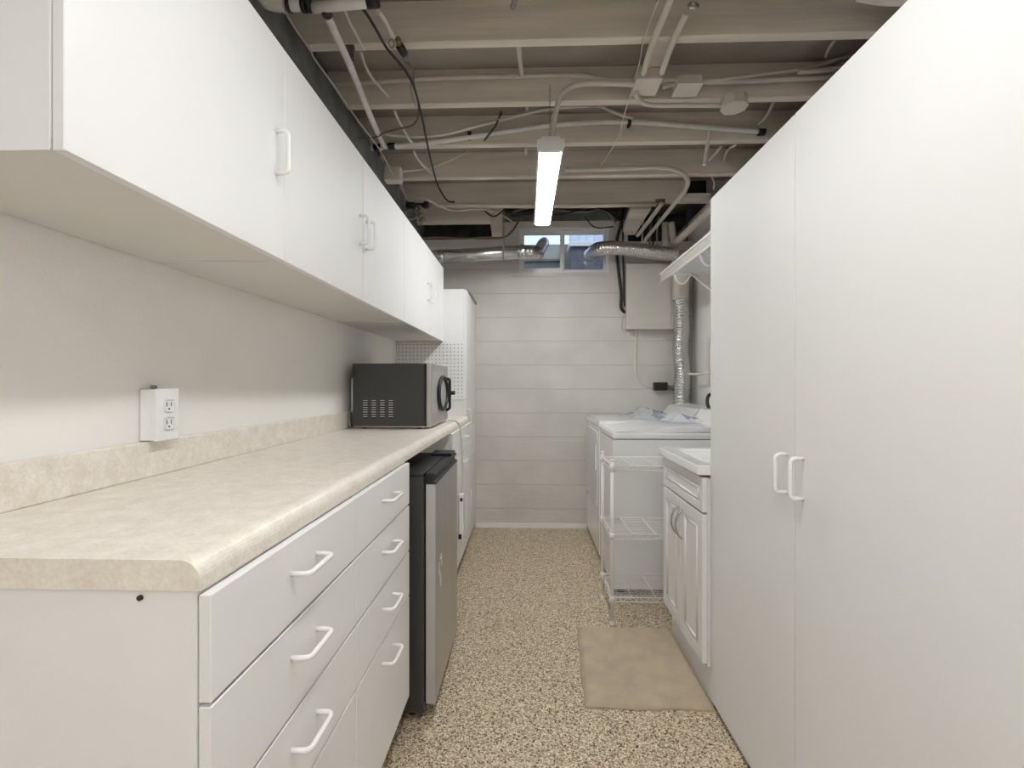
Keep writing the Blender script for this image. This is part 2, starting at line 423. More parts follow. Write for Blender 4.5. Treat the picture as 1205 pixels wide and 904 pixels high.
# pegboard fixed to the side of it
pm = bm_(); pz0, pz1 = 1.058, 1.443; px0, px1 = XL+.004, -.432
add_box(pm, px0, px1, 3.279, 3.286, pz0, pz1)
peg = obj('pegboard', pm, 'white'); tag(peg, 'white perforated pegboard panel on the tall cabinet side behind microwave', 'pegboard')
hm = bm_()
sp = .0254; nx = int((px1-px0)/sp); nz = int((pz1-pz0)/sp)
for i in range(nx):
    for j in range(nz):
        c = Vector((px0+.015+i*sp, 3.2788, pz0+.015+j*sp))
        vs = [hm.verts.new(c+Vector((math.cos(a*PI/3)*.0036, 0, math.sin(a*PI/3)*.0036))) for a in range(6)]
        hm.faces.new(vs)
h = obj('peg_hole', hm, 'dark', peg); h['kind'] = 'stuff'
bm = bm_(); pA = at(553, 341, 3.6)
add_tube(bm, smooth_path([(TX-.03, 3.45, 1.816), (TX-.01, 3.5, 1.828), (TX+.011, 3.6, 1.80), (TX+.025, 3.68, 1.77)]), .009, 8)
o = obj('strap', bm, 'grey'); tag(o, 'bit of grey strap hanging over the top of the far tall cabinet', 'strap')

# ------------------------------------------------------------ upper cabinets
UX = -.574; UZ0, UZ1 = 1.449, 1.949
def wall_unit(y0, y1, doors, label, hs):
    t = thing('wall_cabinet', label, 'cabinet', ((UX+XL)/2, (y0+y1)/2, UZ0), 'white wall cabinets above the worktop')
    xf = UX-DT-.001
    bm = bm_(); xb = XL+.003
    add_box(bm, xb, xf, y0, y0+.016, UZ0+.016, UZ1); add_box(bm, xb, xf, y1-.016, y1, UZ0+.016, UZ1); add_box(bm, xb, xf, y0, y0+.001, UZ0, UZ0+.016)
    add_box(bm, xb, xf, y0+.016, y1-.016, UZ1-.016, UZ1); add_box(bm, xb, xb+.006, y0+.016, y1-.016, UZ0+.016, UZ1-.016)
    obj('carcass', bm, 'white', t)
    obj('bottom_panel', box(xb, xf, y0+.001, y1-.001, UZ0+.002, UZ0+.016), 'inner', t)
    for (a, b), hy in zip(doors, hs):
        d = obj('door', box(UX-DT, UX, a+(.0004 if abs(a-1.126) < .01 else .0018), b-.0018, UZ0, UZ1, .0012, 1), 'white', t)
        handle(d, (UX, hy, 1.687), 'z', 1)
    return t
t = wall_unit(.580, 1.126, [(.580, 1.126)], 'white single-door wall cabinet nearest the viewer with screw hole in its end', [1.085])
obj('screw', cyl((-.722, .5785, 1.464), (-.722, .5805, 1.464), .0045, 12), 'dark', t)
wall_unit(1.126, 2.236, [(1.126, 1.671), (1.671, 2.236)], 'middle white wall cabinet with two doors and paired handles', [1.640, 1.706])
wall_unit(2.236, 3.287, [(2.236, 2.792), (2.792, 3.287)], 'far white wall cabinet with two doors, above the microwave', [2.757, 2.827])

# ------------------------------------------------------------ right tall cabinet
RX = .655; RZ0, RZ1 = .032, 1.822
t = thing('tall_cabinet', 'big white two-door storage cabinet filling the right foreground', 'cabinet', ((RX+XR)/2, 1.2, 0))
bm = bm_(); xf = RX+DT+.001; xb = XR-.004
for a in (.12, 1.744): add_box(bm, xf, xb, a, a+.016, 0, RZ1)
add_box(bm, xf, xb, .136, 1.744, RZ1-.016, RZ1); add_box(bm, xb-.006, xb, .136, 1.744, 0, RZ1-.016)
add_box(bm, xf, xb, .136, 1.744, .03, .046)
add_box(bm, xf, xf+.016, .136, 1.744, 0, .03)
obj('carcass', bm, 'white', t)
for (a, b), hy in zip(((.648, 1.211), (1.211, 1.760)), (1.165+.012, 1.236+.012)):
    d = obj('door', box(RX, RX+DT, a+.0018, b-.0018, RZ0, RZ1, .0012, 1), 'white', t)
    handle(d, (RX, hy-.004, .934), 'z', -1)
d = obj('door', box(RX, RX+DT, .122, .6465, RZ0, RZ1, .0012, 1), 'white', t)

# ------------------------------------------------------------ sink cabinet
SX = .627; sy0, sy1 = 1.764, 2.262; sym = 2.013
def shaker(name, y0, y1, z0, z1, parent, inset=.045, dep=.006):
    """routed panel door facing -x at SX"""
    bm = bm_()
    add_box(bm, SX+.004, SX+.018, y0, y1, z0, z1, .001, 1)
    for a in ((y0, y0+inset, z0, z1), (y1-inset, y1, z0, z1), (y0+inset, y1-inset, z0, z0+inset), (y0+inset, y1-inset, z1-inset, z1)):
        add_box(bm, SX, SX+.005, *a, .0012, 1)
    # raised bead round the panel
    i2 = inset+.012
    p = [(SX+.002, y0+i2, z0+i2), (SX+.002, y1-i2, z0+i2), (SX+.002, y1-i2, z1-i2), (SX+.002, y0+i2, z1-i2), (SX+.002, y0+i2, z0+i2)]
    for k in range(4): add_cyl(bm, p[k], p[k+1], .004, 8)
    return obj(name, bm, 'sinkc', parent)
t = thing('sink_cabinet', 'glossy white vanity cabinet with two panelled doors under the utility sink', 'cabinet', (.93, 2.01, 0))
bm = bm_()
add_box(bm, SX+.019, 1.2, sy0, sy1, .14, .82, .001, 1)
obj('carcass', bm, 'sinkc', t)
obj('plinth', box(.667, 1.19, sy0, sy1, 0, .14), 'white', t)
shaker('false_drawer', sy0, sy1, .697, .822, t, .03)
for (a, b, hy) in ((sy0, sym-.002, sym-.028), (sym+.002, sy1, sym+.028)):
    d = shaker('door', a, b, .153, .688, t)
    pts = smooth_path([(SX, hy, .532), (SX-.018, hy, .55), (SX-.028, hy, .59), (SX-.018, hy, .63), (SX, hy, .648)], 6)
    hdl = obj('handle', tube(pts, .0048, 10), 'chrome', d); hdl['label'] = 'curved chrome handle'
# sink top with a basin
t = thing('utility_sink', 'white acrylic sink top with a sunken basin beside the tall cabinet', 'sink', (.93, 2.01, .824))
x0, x1, y0, y1, zt = .608, 1.22, sy0-.004, 2.268, .866
bm = bm_()
def rrect(x0, x1, y0, y1, z, r, n=5):
    out = []
    for cx, cy, a0 in ((x1-r, y1-r, 0), (x0+r, y1-r, PI/2), (x0+r, y0+r, PI), (x1-r, y0+r, 3*PI/2)):
        for k in range(n+1):
            a = a0+k/n*PI/2; out.append(Vector((cx+r*math.cos(a), cy+r*math.sin(a), z)))
    return out
def loft(bm, rings, close_last=True, close_first=False):
    R = [[bm.verts.new(p) for p in r] for r in rings]; n = len(R[0])
    for a, b in zip(R, R[1:]):
        for k in range(n): bm.faces.new((a[k], a[(k+1) % n], b[(k+1) % n], b[k])).smooth = True
    if close_last: bm.faces.new(R[-1])
    if close_first: bm.faces.new(R[0][::-1])
loft(bm, [rrect(x0+.004, x1, y0, y1, .832, .006), rrect(x0, x1, y0, y1, .833, .006), rrect(x0, x1, y0, y1, .835, .006), rrect(x0, x1, y0, y1, .862, .006), rrect(x0+.001, x1, y0, y1, .865, .006), rrect(x0+.003, x1-.005, y0+.002, y1-.002, zt, .006), rrect(x0+.006, x1-.005, y0+.005, y1-.005, zt, .008),
          rrect(x0+.05, x1-.11, y0+.045, y1-.045, zt, .06),
          rrect(x0+.055, x1-.12, y0+.05, y1-.05, zt, .06), rrect(x0+.066, x1-.13, y0+.06, y1-.06, zt-.012, .06), rrect(x0+.09, x1-.15, y0+.08, y1-.08, zt-.035, .06)])
obj('basin', bm, 'sinkm', t)
bm = bm_()
for fy in (2.0,): add_tube(bm, smooth_path([(1.15, fy, zt), (1.15, fy, zt+.18), (1.10, fy, zt+.24), (1.02, fy, zt+.2)]), .012, 10)
obj('faucet', bm, 'chrome', t)

# ------------------------------------------------------------ wire rack
rx0, rx1, ry0, ry1 = .405, .98, 2.342, 2.633
t = thing('wire_rack', 'white three-tier wire rack standing in front of the washer', 'shelf rack', ((rx0+rx1)/2, 2.49, 0))
for x in (rx0, rx1):
    for y in (ry0, ry1):
        bm = bm_(); add_cyl(bm, (x, y, .03), (x, y, .79), .0085, 12); add_cyl(bm, (x, y, .786), (x, y, .796), .0098, 12)
        p = obj('post', bm, 'wire', t)
        bm = bm_(); add_cyl(bm, (x, y, .022), (x, y, .030), .0075, 10); add_cyl(bm, (x, y, 0), (x, y, .014), .012, 10); add_cyl(bm, (x, y, .008), (x, y, .024), .006, 8)
        obj('foot', bm, 'wire', p)
for z in (.765, .437, .135):
    bm = bm_(); zl = z-.022; rr = .0022
    for zz in (z, zl):
        for a, b in (((rx0, ry0), (rx1, ry0)), ((rx1, ry0), (rx1, ry1)), ((rx1, ry1), (rx0, ry1)), ((rx0, ry1), (rx0, ry0))):
            add_cyl(bm, (*a, zz), (*b, zz), .0028, 8)
    def zig(a, b, n):
        a = Vector(a); b = Vector(b)
        pts = []
        for k in range(n+1):
            q = a.lerp(b, k/n); pts.append(Vector((q.x, q.y, z if k % 2 else zl)))
        for k in range(n): add_cyl(bm, pts[k], pts[k+1], .0018, 6)
    zig((rx0, ry0, 0), (rx1, ry0, 0), 22); zig((rx0, ry1, 0), (rx1, ry1, 0), 22); zig((rx0, ry0, 0), (rx0, ry1, 0), 12); zig((rx1, ry0, 0), (rx1, ry1, 0), 12)
    n = 13
    for k in range(1, n): y = ry0+(ry1-ry0)*k/n; add_cyl(bm, (rx0, y, z+.002), (rx1, y, z+.002), .0014, 6)
    for k in range(1, 5): x = rx0+(rx1-rx0)*k/5-.02; add_cyl(bm, (x, ry0, z-.002), (x, ry1, z-.002), .0024, 6)
    for x in (rx0, rx1):
        for y in (ry0, ry1): add_cyl(bm, (x, y, zl-.006), (x, y, z+.006), .0125, 12)
    obj('shelf', bm, 'wire', t)

# ------------------------------------------------------------ washer and dryer
WX = .47
def laundry(y0, y1, ztop, label, name, lid):
    t = thing(name, label, name.replace('_', ' '), ((WX+1.2)/2, (y0+y1)/2, 0), 'white laundry machines')
    obj('body', box(WX, 1.2, y0, y1, .03, ztop-.045, .006), 'appl', t)
    for x in (WX+.05, 1.15):
        for y in (y0+.05, y1-.05): obj('foot', cyl((x, y, 0), (x, y, .035), .02, 10), 'dark', t)
    obj('top', box(WX-.004, 1.2, y0-.003, y1+.003, ztop-.042, ztop-.008, .008), 'appl', t)
    if lid:
        prof = []
        xa, xb_ = WX+.004, 1.03
        for k in range(13):
            u = k/12; prof.append((xa+(xb_-xa)*u, ztop-.004+.030*math.sin(min(u*1.15, 1)*PI/2)))
        prof += [(xb_+.004, ztop-.005), (xa, ztop-.012)]
        bm = prism(prof, 'y', y0+.012, y1-.015)
        bmesh.ops.bevel(bm, geom=[e for e in bm.edges if abs(e.verts[0].co.y-e.verts[1].co.y) < 1e-5], offset=.005, segments=2, affect='EDGES')
        obj('lid', bm, 'appl', t)
        pr = [(1.05, ztop-.01), (1.07, ztop+.03), (1.12, ztop+.10), (1.198, ztop+.12), (1.198, ztop-.01)]
        obj('control_panel', prism(pr, 'y', y0+.01, y1-.01), 'appl', t)
    else:
        obj('lid', box(WX+.003, 1.05, y0+.006, y1-.006, ztop-.010, ztop+.001, .004), 'appl', t)
        pr = [(1.05, ztop-.01), (1.07, ztop+.02), (1.12, ztop+.08), (1.198, ztop+.10), (1.198, ztop-.01)]
        obj('control_panel', prism(pr, 'y', y0+.01, y1-.01), 'appl', t)
        d = obj('door', box(WX-.012, WX+.002, y0+.05, y1-.06, .34, ztop-.075, .006), 'applg', t)
        obj('handle', box(WX-.022, WX-.010, y0+.055, y0+.085, ztop-.33, ztop-.16, .004), 'appl', d)
    return t
laundry(2.675, 3.185, .898, 'white top-loading washer with domed lid behind the wire rack', 'washing_machine', True)
laundry(3.195, 3.885, .915, 'white front-door dryer in the far right corner behind the washer', 'clothes_dryer', False)
# clear plastic bag lying on the dryer
def sheet(name, x0, x1, y0, y1, zf, mat, label, cat, n=26):
    bm = bm_(); G = []
    for i in range(n):
        row = []
        for j in range(n):
            u, v = i/(n-1), j/(n-1)
            x = x0+(x1-x0)*u+.02*math.sin(v*7); y = y0+(y1-y0)*v+.02*math.sin(u*9)
            row.append(bm.verts.new((x, y, zf(u, v))))
        G.append(row)
    for i in range(n-1):
        for j in range(n-1): bm.faces.new((G[i][j], G[i+1][j], G[i+1][j+1], G[i][j+1])).smooth = True
    r = bmesh.ops.solidify(bm, geom=bm.faces[:], thickness=.002)
    o = obj(name, bm, mat); return tag(o, label, cat)
def zf(u, v):
    e = min(u, 1-u, v, 1-v)*4; e = min(e, 1)
    return .920+.030*e*(1+math.sin(u*8+v*3))*.5+.05*max(0, 1-abs(u-.5)*3.2)*e+.010*math.sin(u*31+v*17)*e*e
sheet('plastic_bag', .70, 1.03, 3.36, 3.82, zf, 'film', 'crumpled clear plastic bag with blue print on top of the dryer', 'bag')
def zf2(u, v):
    e = min(min(u, 1-u, v, 1-v)*4, 1)
    return .934+.018*e*(1+math.sin(u*9-v*6))*.5+.022*e+.006*math.sin(u*25+v*23)*e
sheet('plastic_bag', .83, 1.03, 2.88, 3.16, zf2, 'film', 'crumpled clear plastic wrapper on the back of the washer lid', 'bag')

# ------------------------------------------------------------ bath mat
bm = bm_(); nx, ny = 110, 130; x0, x1, y0, y1 = .222, .664, 1.735, 2.300
G = []
from mathutils import noise
for i in range(nx+1):
    row = []
    for j in range(ny+1):
        u, v = i/nx, j/ny
        ex = min(u, 1-u)*(x1-x0); ey = min(v, 1-v)*(y1-y0); e = min(ex, ey, .022)/.022
        z = .004+.016*math.sin(min(e, 1)*PI/2)+.0022*noise.noise(Vector((u*60, v*75, 0)))*e + .001*random.random()
        x = x0+(x1-x0)*u - .02*(1-v)*(1-u)*1+.012*v*(1-u)+.004*math.sin(v*14)*(1-u); y = y0+(y1-y0)*v+.003*math.sin(u*11)
        row.append(bm.verts.new((x, y, z)))
    G.append(row)
for i in range(nx):
    for j in range(ny): bm.faces.new((G[i][j], G[i+1][j], G[i+1][j+1], G[i][j+1])).smooth = True
bd = [G[0][j] for j in range(ny+1)]+[G[i][ny] for i in range(1, nx+1)]+[G[nx][j] for j in range(ny-1, -1, -1)]+[G[i][0] for i in range(nx-1, 0, -1)]
lo = [bm.verts.new((v.co.x, v.co.y, .0005)) for v in bd]
for k in range(len(bd)): bm.faces.new((bd[k], bd[(k+1) % len(bd)], lo[(k+1) % len(bd)], lo[k]))
bm.faces.new(lo)
o = obj('bath_mat', bm, 'rug'); tag(o, 'plain beige plush bath mat on the floor before the sink cabinet', 'rug')

# ------------------------------------------------------------ mini fridge
t = thing('mini_fridge', 'small black fridge with brushed steel door under the worktop', 'fridge', (-.6, 1.91, 0))
fy0, fy1 = 1.648, 2.168; fx = -.357; dx = -.318
obj('body', box(XL+.06, fx, fy0, fy1, .03, .838, .004), 'mwbody', t)
obj('top_panel', box(XL+.08, fx-.001, fy0-.001, fy1+.001, .838, .850, .003), 'dark', t)
for x in (XL+.12, fx-.05):
    for y in (fy0+.05, fy1-.05): obj('foot', cyl((x, y, 0), (x, y, .032), .016, 12), 'dark', t)
dr = obj('door', box(fx+.006, dx, fy0+.018, fy1+.006, .052, .812, .002), 'steel', t)
obj('door_edge', box(fx+.0055, dx-.001, fy0+.0165, fy0+.0185, .053, .811), 'steelp', dr)
obj('gasket', box(fx, fx+.007, fy0+.022, fy1, .055, .84), 'dark', dr)
prf = [(fx+.004, .812), (dx+.001, .812), (dx+.001, .818), (dx-.010, .822), (dx-.010, .834), (dx-.002, .842), (dx-.006, .850), (fx+.004, .850)]
obj('grip', prism(prf, 'y', fy0+.018, fy1+.006), 'dark', dr)
obj('hinge_cover', box(fx-.06, fx+.03, fy1-.10, fy1+.0, .850, .862, .003), 'dark', t)
bm = bm_()
for k in range(9):
    a = k*.7; c = Vector((dx+.0009, 1.755+.018*math.cos(a*1.3), .50+.03*math.sin(a)-.004*k))
    add_tube(bm, smooth_path([c, c+Vector((0, .012*math.cos(a), .02*math.sin(a*2))), c+Vector((0, .02*math.sin(a), -.02+.012*math.cos(a)))], 4), .0011, 5)
s_ = obj('adhesive_residue', bm, 'pex', dr); s_['label'] = 'white torn sticker residue'

# ------------------------------------------------------------ microwave
t = thing('microwave', 'black microwave with a steel front at the far end of the worktop', 'microwave', (-.66, 2.55, .942))
my0, my1, mz0, mz1 = 2.312, 2.79, .955, 1.258
obj('body', box(-.845, -.498, my0, my1, mz0, mz1, .004), 'mwbody', t)
obj('base_strip', box(-.84, -.47, my0+.004, my1-.004, mz0-.005, mz0+.001), 'steelp', t)
for x in (-.80, -.53):
    for y in (my0+.04, my1-.04): obj('foot', cyl((x, y, .942), (x, y, .953), .012, 10), 'dark', t)
vm = bm_()
for c in range(4):
    xc = at(429.5+c*10.1, 480, 2.33).x
    for k in range(8):
        z = at(440, 471+k*2.7, 2.33).z; add_box(vm, xc-.011, xc+.011, my0-.0012, my0+.001, z-.0018, z+.0018)
obj('side_vents', vm, 'steelp', t)
vm = bm_()
for c in range(4):
    xc = at(429.5+c*10.1, 480, 2.33).x; add_box(vm, xc-.013, xc+.013, my0-.0006, my0+.001, at(440, 492, 2.33).z, at(440, 469.5, 2.33).z)
obj('vent_recess', vm, 'dark', t)
bm = bm_(); add_box(bm, -.4975, -.487, my0+.002, my1-.002, mz0, mz1, .002)
obj('front_seam', bm, 'dark', t)
dm = obj('door', box(-.4865, -.463, my0, my1-.115, mz0+.002, mz1, .004), 'steel', t)
obj('control_panel', box(-.4865, -.463, my1-.113, my1, mz0+.002, mz1, .004), 'steel', t)
obj('glass', box(-.4635, -.4615, my0+.022, my1-.13, mz0+.06, mz1-.035, .001), 'steelp', dm)
pts = []
for k in range(41):
    a = 2*PI*k/40; pts.append(Vector((-.452, 2.585+.125*math.cos(a), 1.110+.086*math.sin(a))))
obj('porthole_ring', tube(pts, .0095, 10), 'dark', dm)
bm = bm_(); cs = [Vector((-.4610, 2.585+.12*math.cos(2*PI*k/32), 1.110+.082*math.sin(2*PI*k/32))) for k in range(32)]
A = [bm.verts.new(c) for c in cs]; B = [bm.verts.new(c+Vector((.004, 0, 0))) for c in cs]; bm.faces.new(A); bm.faces.new(B)
for k in range(32): bm.faces.new((A[k], A[(k+1) % 32], B[(k+1) % 32], B[k]))
obj('porthole', bm, 'steelp', dm)
hp = fillet([(-.463, 2.735, 1.19), (-.442, 2.735, 1.185), (-.442, 2.735, 1.02), (-.463, 2.735, 1.01)], .012, 5)
obj('door_handle', tube(hp, .008, 10), 'dark', dm)
obj('knob', cyl((-.463, 2.772, 1.108), (-.418, 2.772, 1.108), .012, 16), 'dark', t)
# cord loop at its back left
bm = bm_(); W_ = 2.45
add_tube(bm, smooth_path([(-.85, 2.50, 1.075), (-.862, 2.44, 1.07), (-.872, 2.40, 1.055), (-.873, 2.37, 1.035), (-.868, 2.33, 1.00), (-.860, 2.32, .957)]), .0042, 8)
o = obj('power_cord', bm, 'grey', t)
obj('plug', box(-.870, -.8505, 2.36, 2.40, 1.02, 1.19, .004), 'appl', t)

# power strip hanging from the worktop edge
t = thing('power_strip', 'white power strip hanging by its cord beside the fridge', 'power strip', (-.372, 2.80, .25))
p = lambda a, b, w=2.62: at(a, b, w)
cx, cy = -.378, 2.75
bm = tube(smooth_path([(-.455, 2.66, .957), (-.43, 2.70, .956), (-.402, 2.735, .944), (-.385, cy+.005, .90), (cx, cy+.01, .80), (cx+.003, cy+.01, .66), (cx+.001, cy, .54)]), .0045, 8)
obj('cord', bm, 'panel', t)
obj('housing', box(cx-.012, cx+.015, cy-.022, cy+.022, .275, .535, .006), 'appl', t)
obj('switch', box(cx-.004, cx+.010, cy-.0245, cy-.0215, .495, .515, .001), 'dark', t)
bm = bm_()
for k in range(5): obj('socket', box(cx+.0145, cx+.0165, cy-.010, cy+.010, .32+k*.035, .333+k*.035, .0008, 1), 'grey', t)
obj('end_plug', box(cx-.012, cx+.006, cy-.036, cy-.0225, .285, .31, .003), 'dark', t)

# ------------------------------------------------------------ outlet box
t = thing('electrical_outlet', 'white surface-mounted double outlet on the left wall above worktop', 'outlet', (-.876, 1.118, 1.026))
obj('box', box(-.897, -.860, 1.090, 1.160, 1.027, 1.147, .004), 'appl', t)
cv = obj('cover_plate', box(-.860, -.855, 1.088, 1.162, 1.026, 1.148, .002), 'appl', t)
for z in (1.066, 1.108):
    s_ = obj('socket', box(-.8555, -.8525, 1.110, 1.140, z-.014, z+.014, .006), 'vinyl', t)
    bm = bm_(); add_box(bm, -.8528, -.8520, 1.117, 1.119, z-.002, z+.008); add_box(bm, -.8528, -.8520, 1.131, 1.133, z-.002, z+.008); add_cyl(bm, (-.853, 1.125, z-.008), (-.8518, 1.125, z-.008), .0022, 8)
    obj('slots', bm, 'dark', s_)
obj('conduit_stub', cyl((-.889, 1.125, 1.147), (-.889, 1.125, 1.156), .006), 'grey', t)

# ------------------------------------------------------------ electrical panel and its cables on the back wall
pw = 3.82
a = at(736.3, 311.3, pw); b = at(791, 387.5, pw)
t = thing('breaker_box', 'painted metal breaker panel on the back wall right of window', 'breaker box', ((a.x+b.x)/2, D, b.z))
obj('cabinet_box', box(a.x+.006, b.x-.006, pw+.012, D, b.z+.006, a.z-.006, .002), 'panel', t)
obj('trim_plate', box(a.x, b.x, pw, pw+.012, b.z, a.z, .003), 'panel', t)
a2 = at(744.5, 316.5, pw); b2 = at(788, 381, pw)
d = obj('door', box(a2.x, b2.x, pw-.006, pw+.001, b2.z, a2.z, .003), 'panel', t)
obj('latch', box(a2.x+.004, a2.x+.014, pw-.011, pw-.005, (a2.z+b2.z)/2-.012, (a2.z+b2.z)/2+.012, .002), 'conduit', d)
bm = bm_()
for px, py in ((739, 384), (788, 384), (739, 315)):
    q = at(px, py, pw); add_cyl(bm, (q.x, pw-.004, q.z), (q.x, pw+.002, q.z), .006, 10)
obj('screw', bm, 'conduit', t)
def wire(name, pts, r, mat, label, cat='cable', seg=8, n=8, group=None):
    o = obj(name, tube(smooth_path(pts, n), r, seg), mat); return tag(o, label, cat, group)
W = 3.88
wire('conduit', [at(749, 388, W), at(748, 420, W), at(748.5, 438, W), at(753, 449, W), at(761, 454.5, W), at(768, 455.5, W)], .011, 'conduit', 'thin white conduit curving down from the breaker panel to a black plug', 'conduit')
t = thing('dryer_outlet', 'black appliance plug on the back wall below the breaker panel', 'plug', at(779, 454, 3.87))
q0, q1 = at(768, 459, W), at(783, 449.5, W)
obj('plug_body', box(q0.x, q1.x, D-.065, D-.002, q0.z, q1.z, .006), 'dark', t)
obj('cord_grip', tube([at(782, 454.5, 3.86), at(788, 455, 3.85), at(794, 457, 3.84)], lambda i: (.024, .018, .012)[i]), 'grey', t)
wire('cable', [at(789, 388, W), at(788.5, 398, W), at(786.5, 412, W), at(787.5, 424, W), at(792, 434, W), at(800, 438, W)], .006, 'brown', 'short dark cable dropping from the breaker panel behind the foil duct')
wire('cable', [at(735, 235, 3.84), at(731, 262, 3.84), at(726, 285, 3.86), at(728, 320, 3.86), at(731, 345, 3.86), at(731, 362, 3.86), at(737, 368, 3.87)], .012, 'dark', 'thick black cable running down beside the window to the breaker panel')
wire('cable', [at(722, 248, 3.82), at(732, 262, 3.83), at(733, 290, 3.85), at(734, 330, 3.87), at(735, 360, 3.87)], .007, 'dark', 'thin black cable beside the thick one right of the window')
wire('conduit', [at(733, 372, W), at(732.5, 388, W), at(746, 388.5, W)], .006, 'panel', 'small painted elbow conduit at the lower left of the breaker panel', 'conduit')

# ------------------------------------------------------------ ducts
def ribbed(name, pts, r, mat, label, cat='duct', rib=.012, amp=.06, parent=None, jag=.0):
    P = smooth_path(pts, 10)
    # resample evenly
    L_ = [0]
    for i in range(1, len(P)): L_.append(L_[-1]+(P[i]-P[i-1]).length)
    n = int(L_[-1]/(rib/4)); Q = []; j = 0
    for k in range(n+1):
        s = L_[-1]*k/n
        while j < len(L_)-2 and L_[j+1] < s: j += 1
        f = (s-L_[j])/max(1e-9, L_[j+1]-L_[j]); Q.append(P[j].lerp(P[j+1], f))
    rf = lambda i: r*(1+amp*math.sin(i/4*2*PI)+jag*noise.noise(Vector((i*.11, 3, 0))))
    bm = tube(Q, rf, 28)
    for v in bm.verts: v.co += Vector((noise.noise(v.co*22), noise.noise(v.co*22+Vector((9, 0, 0))), noise.noise(v.co*22+Vector((0, 9, 0)))))*r*.05*(1 if jag else .0)
    o = obj(name, bm, mat, parent)
    if parent is None: tag(o, label, cat)
    return o
dw = 3.60
t = thing('rigid_duct', 'shiny smooth galvanised duct running left from the window', 'duct', at(565, 298, dw))
bm = bm_(); A_, B_ = at(505, 302.5, dw), at(618, 296, dw)
add_tube(bm, [A_, B_], .049, 32)
obj('pipe', bm, 'galv', t)
for px, wd in ((515, 7), (611, 7)):
    bm = bm_()
    f0 = (px-505)/113; f1 = (px+wd-505)/113
    add_tube(bm, [A_.lerp(B_, f0), A_.lerp(B_, f0+.01), A_.lerp(B_, f1-.01), A_.lerp(B_, f1)], lambda i: (.050, .054, .054, .050)[i], 32)
    obj('collar', bm, 'galv', t)
bm = bm_(); q = A_.lerp(B_, .78); ring = [q+Vector((0, math.cos(a)*.052, math.sin(a)*.052)) for a in [2*PI*k/24 for k in range(25)]]
add_tube(bm, ring, .004, 6); add_tube(bm, [q+Vector((0, 0, .05)), Vector((q.x, q.y, ZJ))], .004, 6)
obj('hanger_strap', bm, 'grey', t)
pts = [at(617, 296, 3.60), at(624, 296, 3.60), at(629, 297, 3.66), at(632, 297, 3.76), at(633, 297, 3.85), at(635, 293, 3.98), at(638, 288, 4.08), at(640, 285, 4.20)]
ribbed('flexible_duct', pts, .046, 'foil', 'crinkled foil duct elbow passing out through the left window pane', rib=.02, amp=.05, jag=.05)
pts = [at(694, 300, 4.05), at(698, 297, 3.92), at(701, 294, 3.80), at(708, 292, 3.70), at(725, 291.5, 3.66), at(745, 293, 3.66), at(765, 296, 3.66), at(782, 298, 3.66), at(796, 299, 3.66)]
ribbed('flexible_duct', pts, .052, 'foil', 'grey foil duct running right from the right window pane', rib=.014, amp=.03, jag=.04)
pts = [at(801, 352, 3.74), at(802, 385, 3.74), at(800.5, 410, 3.75), at(803, 440, 3.75), at(801.5, 465, 3.75), at(802, 484, 3.75)]
ribbed('flexible_duct', pts, .060, 'foil', 'vertical crinkled foil duct dropping behind the dryer', rib=.022, amp=.07, jag=.02)
o = obj('duct_sleeve', tube(smooth_path([at(798, 300, 3.68), at(803, 309, 3.71), at(801.5, 325, 3.74), at(801, 345, 3.74), at(801, 354, 3.74)], 6), .060, 24), 'conduit'); tag(o, 'painted smooth duct sleeve above the vertical foil duct', 'duct')

# ------------------------------------------------------------ closet shelf with rod brackets on the right wall
LX = .95; fz1 = 1.957; fz0 = 1.872
t = thing('closet_shelf', 'white wall shelf with rod-hook brackets high over the laundry', 'shelf', (1.13, 2.9, fz0))
obj('board', box(LX, XR-.002, 1.95, 3.52, fz1-.016, fz1, .002), 'white', t)
obj('front_rail', box(LX+.006, LX+.018, 1.95, 3.52, fz0+.012, fz1-.016, .002), 'conduit', t)
obj('bead', cyl((LX-.004, 1.95, fz0+.006), (LX-.004, 3.52, fz0+.006), .008, 10), 'wire', t)
for y in (3.17, 2.70, 2.2):
    bm = bm_()
    add_tube(bm, [(LX, y, fz0), (XR-.01, y, fz0)], .006, 8)
    add_tube(bm, smooth_path([(LX, y, fz0), (LX+.008, y, fz0-.030), (LX+.03, y, fz0-.058), (LX+.06, y, fz0-.060), (LX+.085, y, fz0-.035), (LX+.11, y, fz0)], 6), .0065, 8)
    add_tube(bm, [(LX+.10, y, fz0+.004), (XR-.006, y, fz0-.20)], .0085, 8)
    add_box(bm, XR-.012, XR, y-.01, y+.01, fz0-.24, fz0+.02, .002)
    obj('bracket', bm, 'wire', t)

# bits of plumbing on the right wall behind the machines
wire('water_pipe', [at(811, 440, 3.6), at(822, 440, 3.45), at(834, 438, 3.3), at(846, 437, 3.15)], .010, 'conduit', 'short painted water pipe low on the right wall beside the foil duct', 'pipe')
wire('water_pipe', [at(834, 398, 3.3), at(833, 420, 3.3), at(833.5, 455, 3.3)], .012, 'conduit', 'upright painted water pipe at the edge of the big tall cabinet', 'pipe')
c = at(838, 474, 3.1); bm = bm_()
ring = [c+Vector((math.sin(a)*.03, math.cos(a)*.02, math.cos(a)*.055)) for a in [2*PI*k/30 for k in range(31)]]
for k in range(4): add_tube(bm, [q+Vector((k*.004, k*.012, 0)) for q in ring], .011, 8)
o = obj('coiled_hose', bm, 'dark'); tag(o, 'black coiled hose on the right wall behind the washer', 'hose')

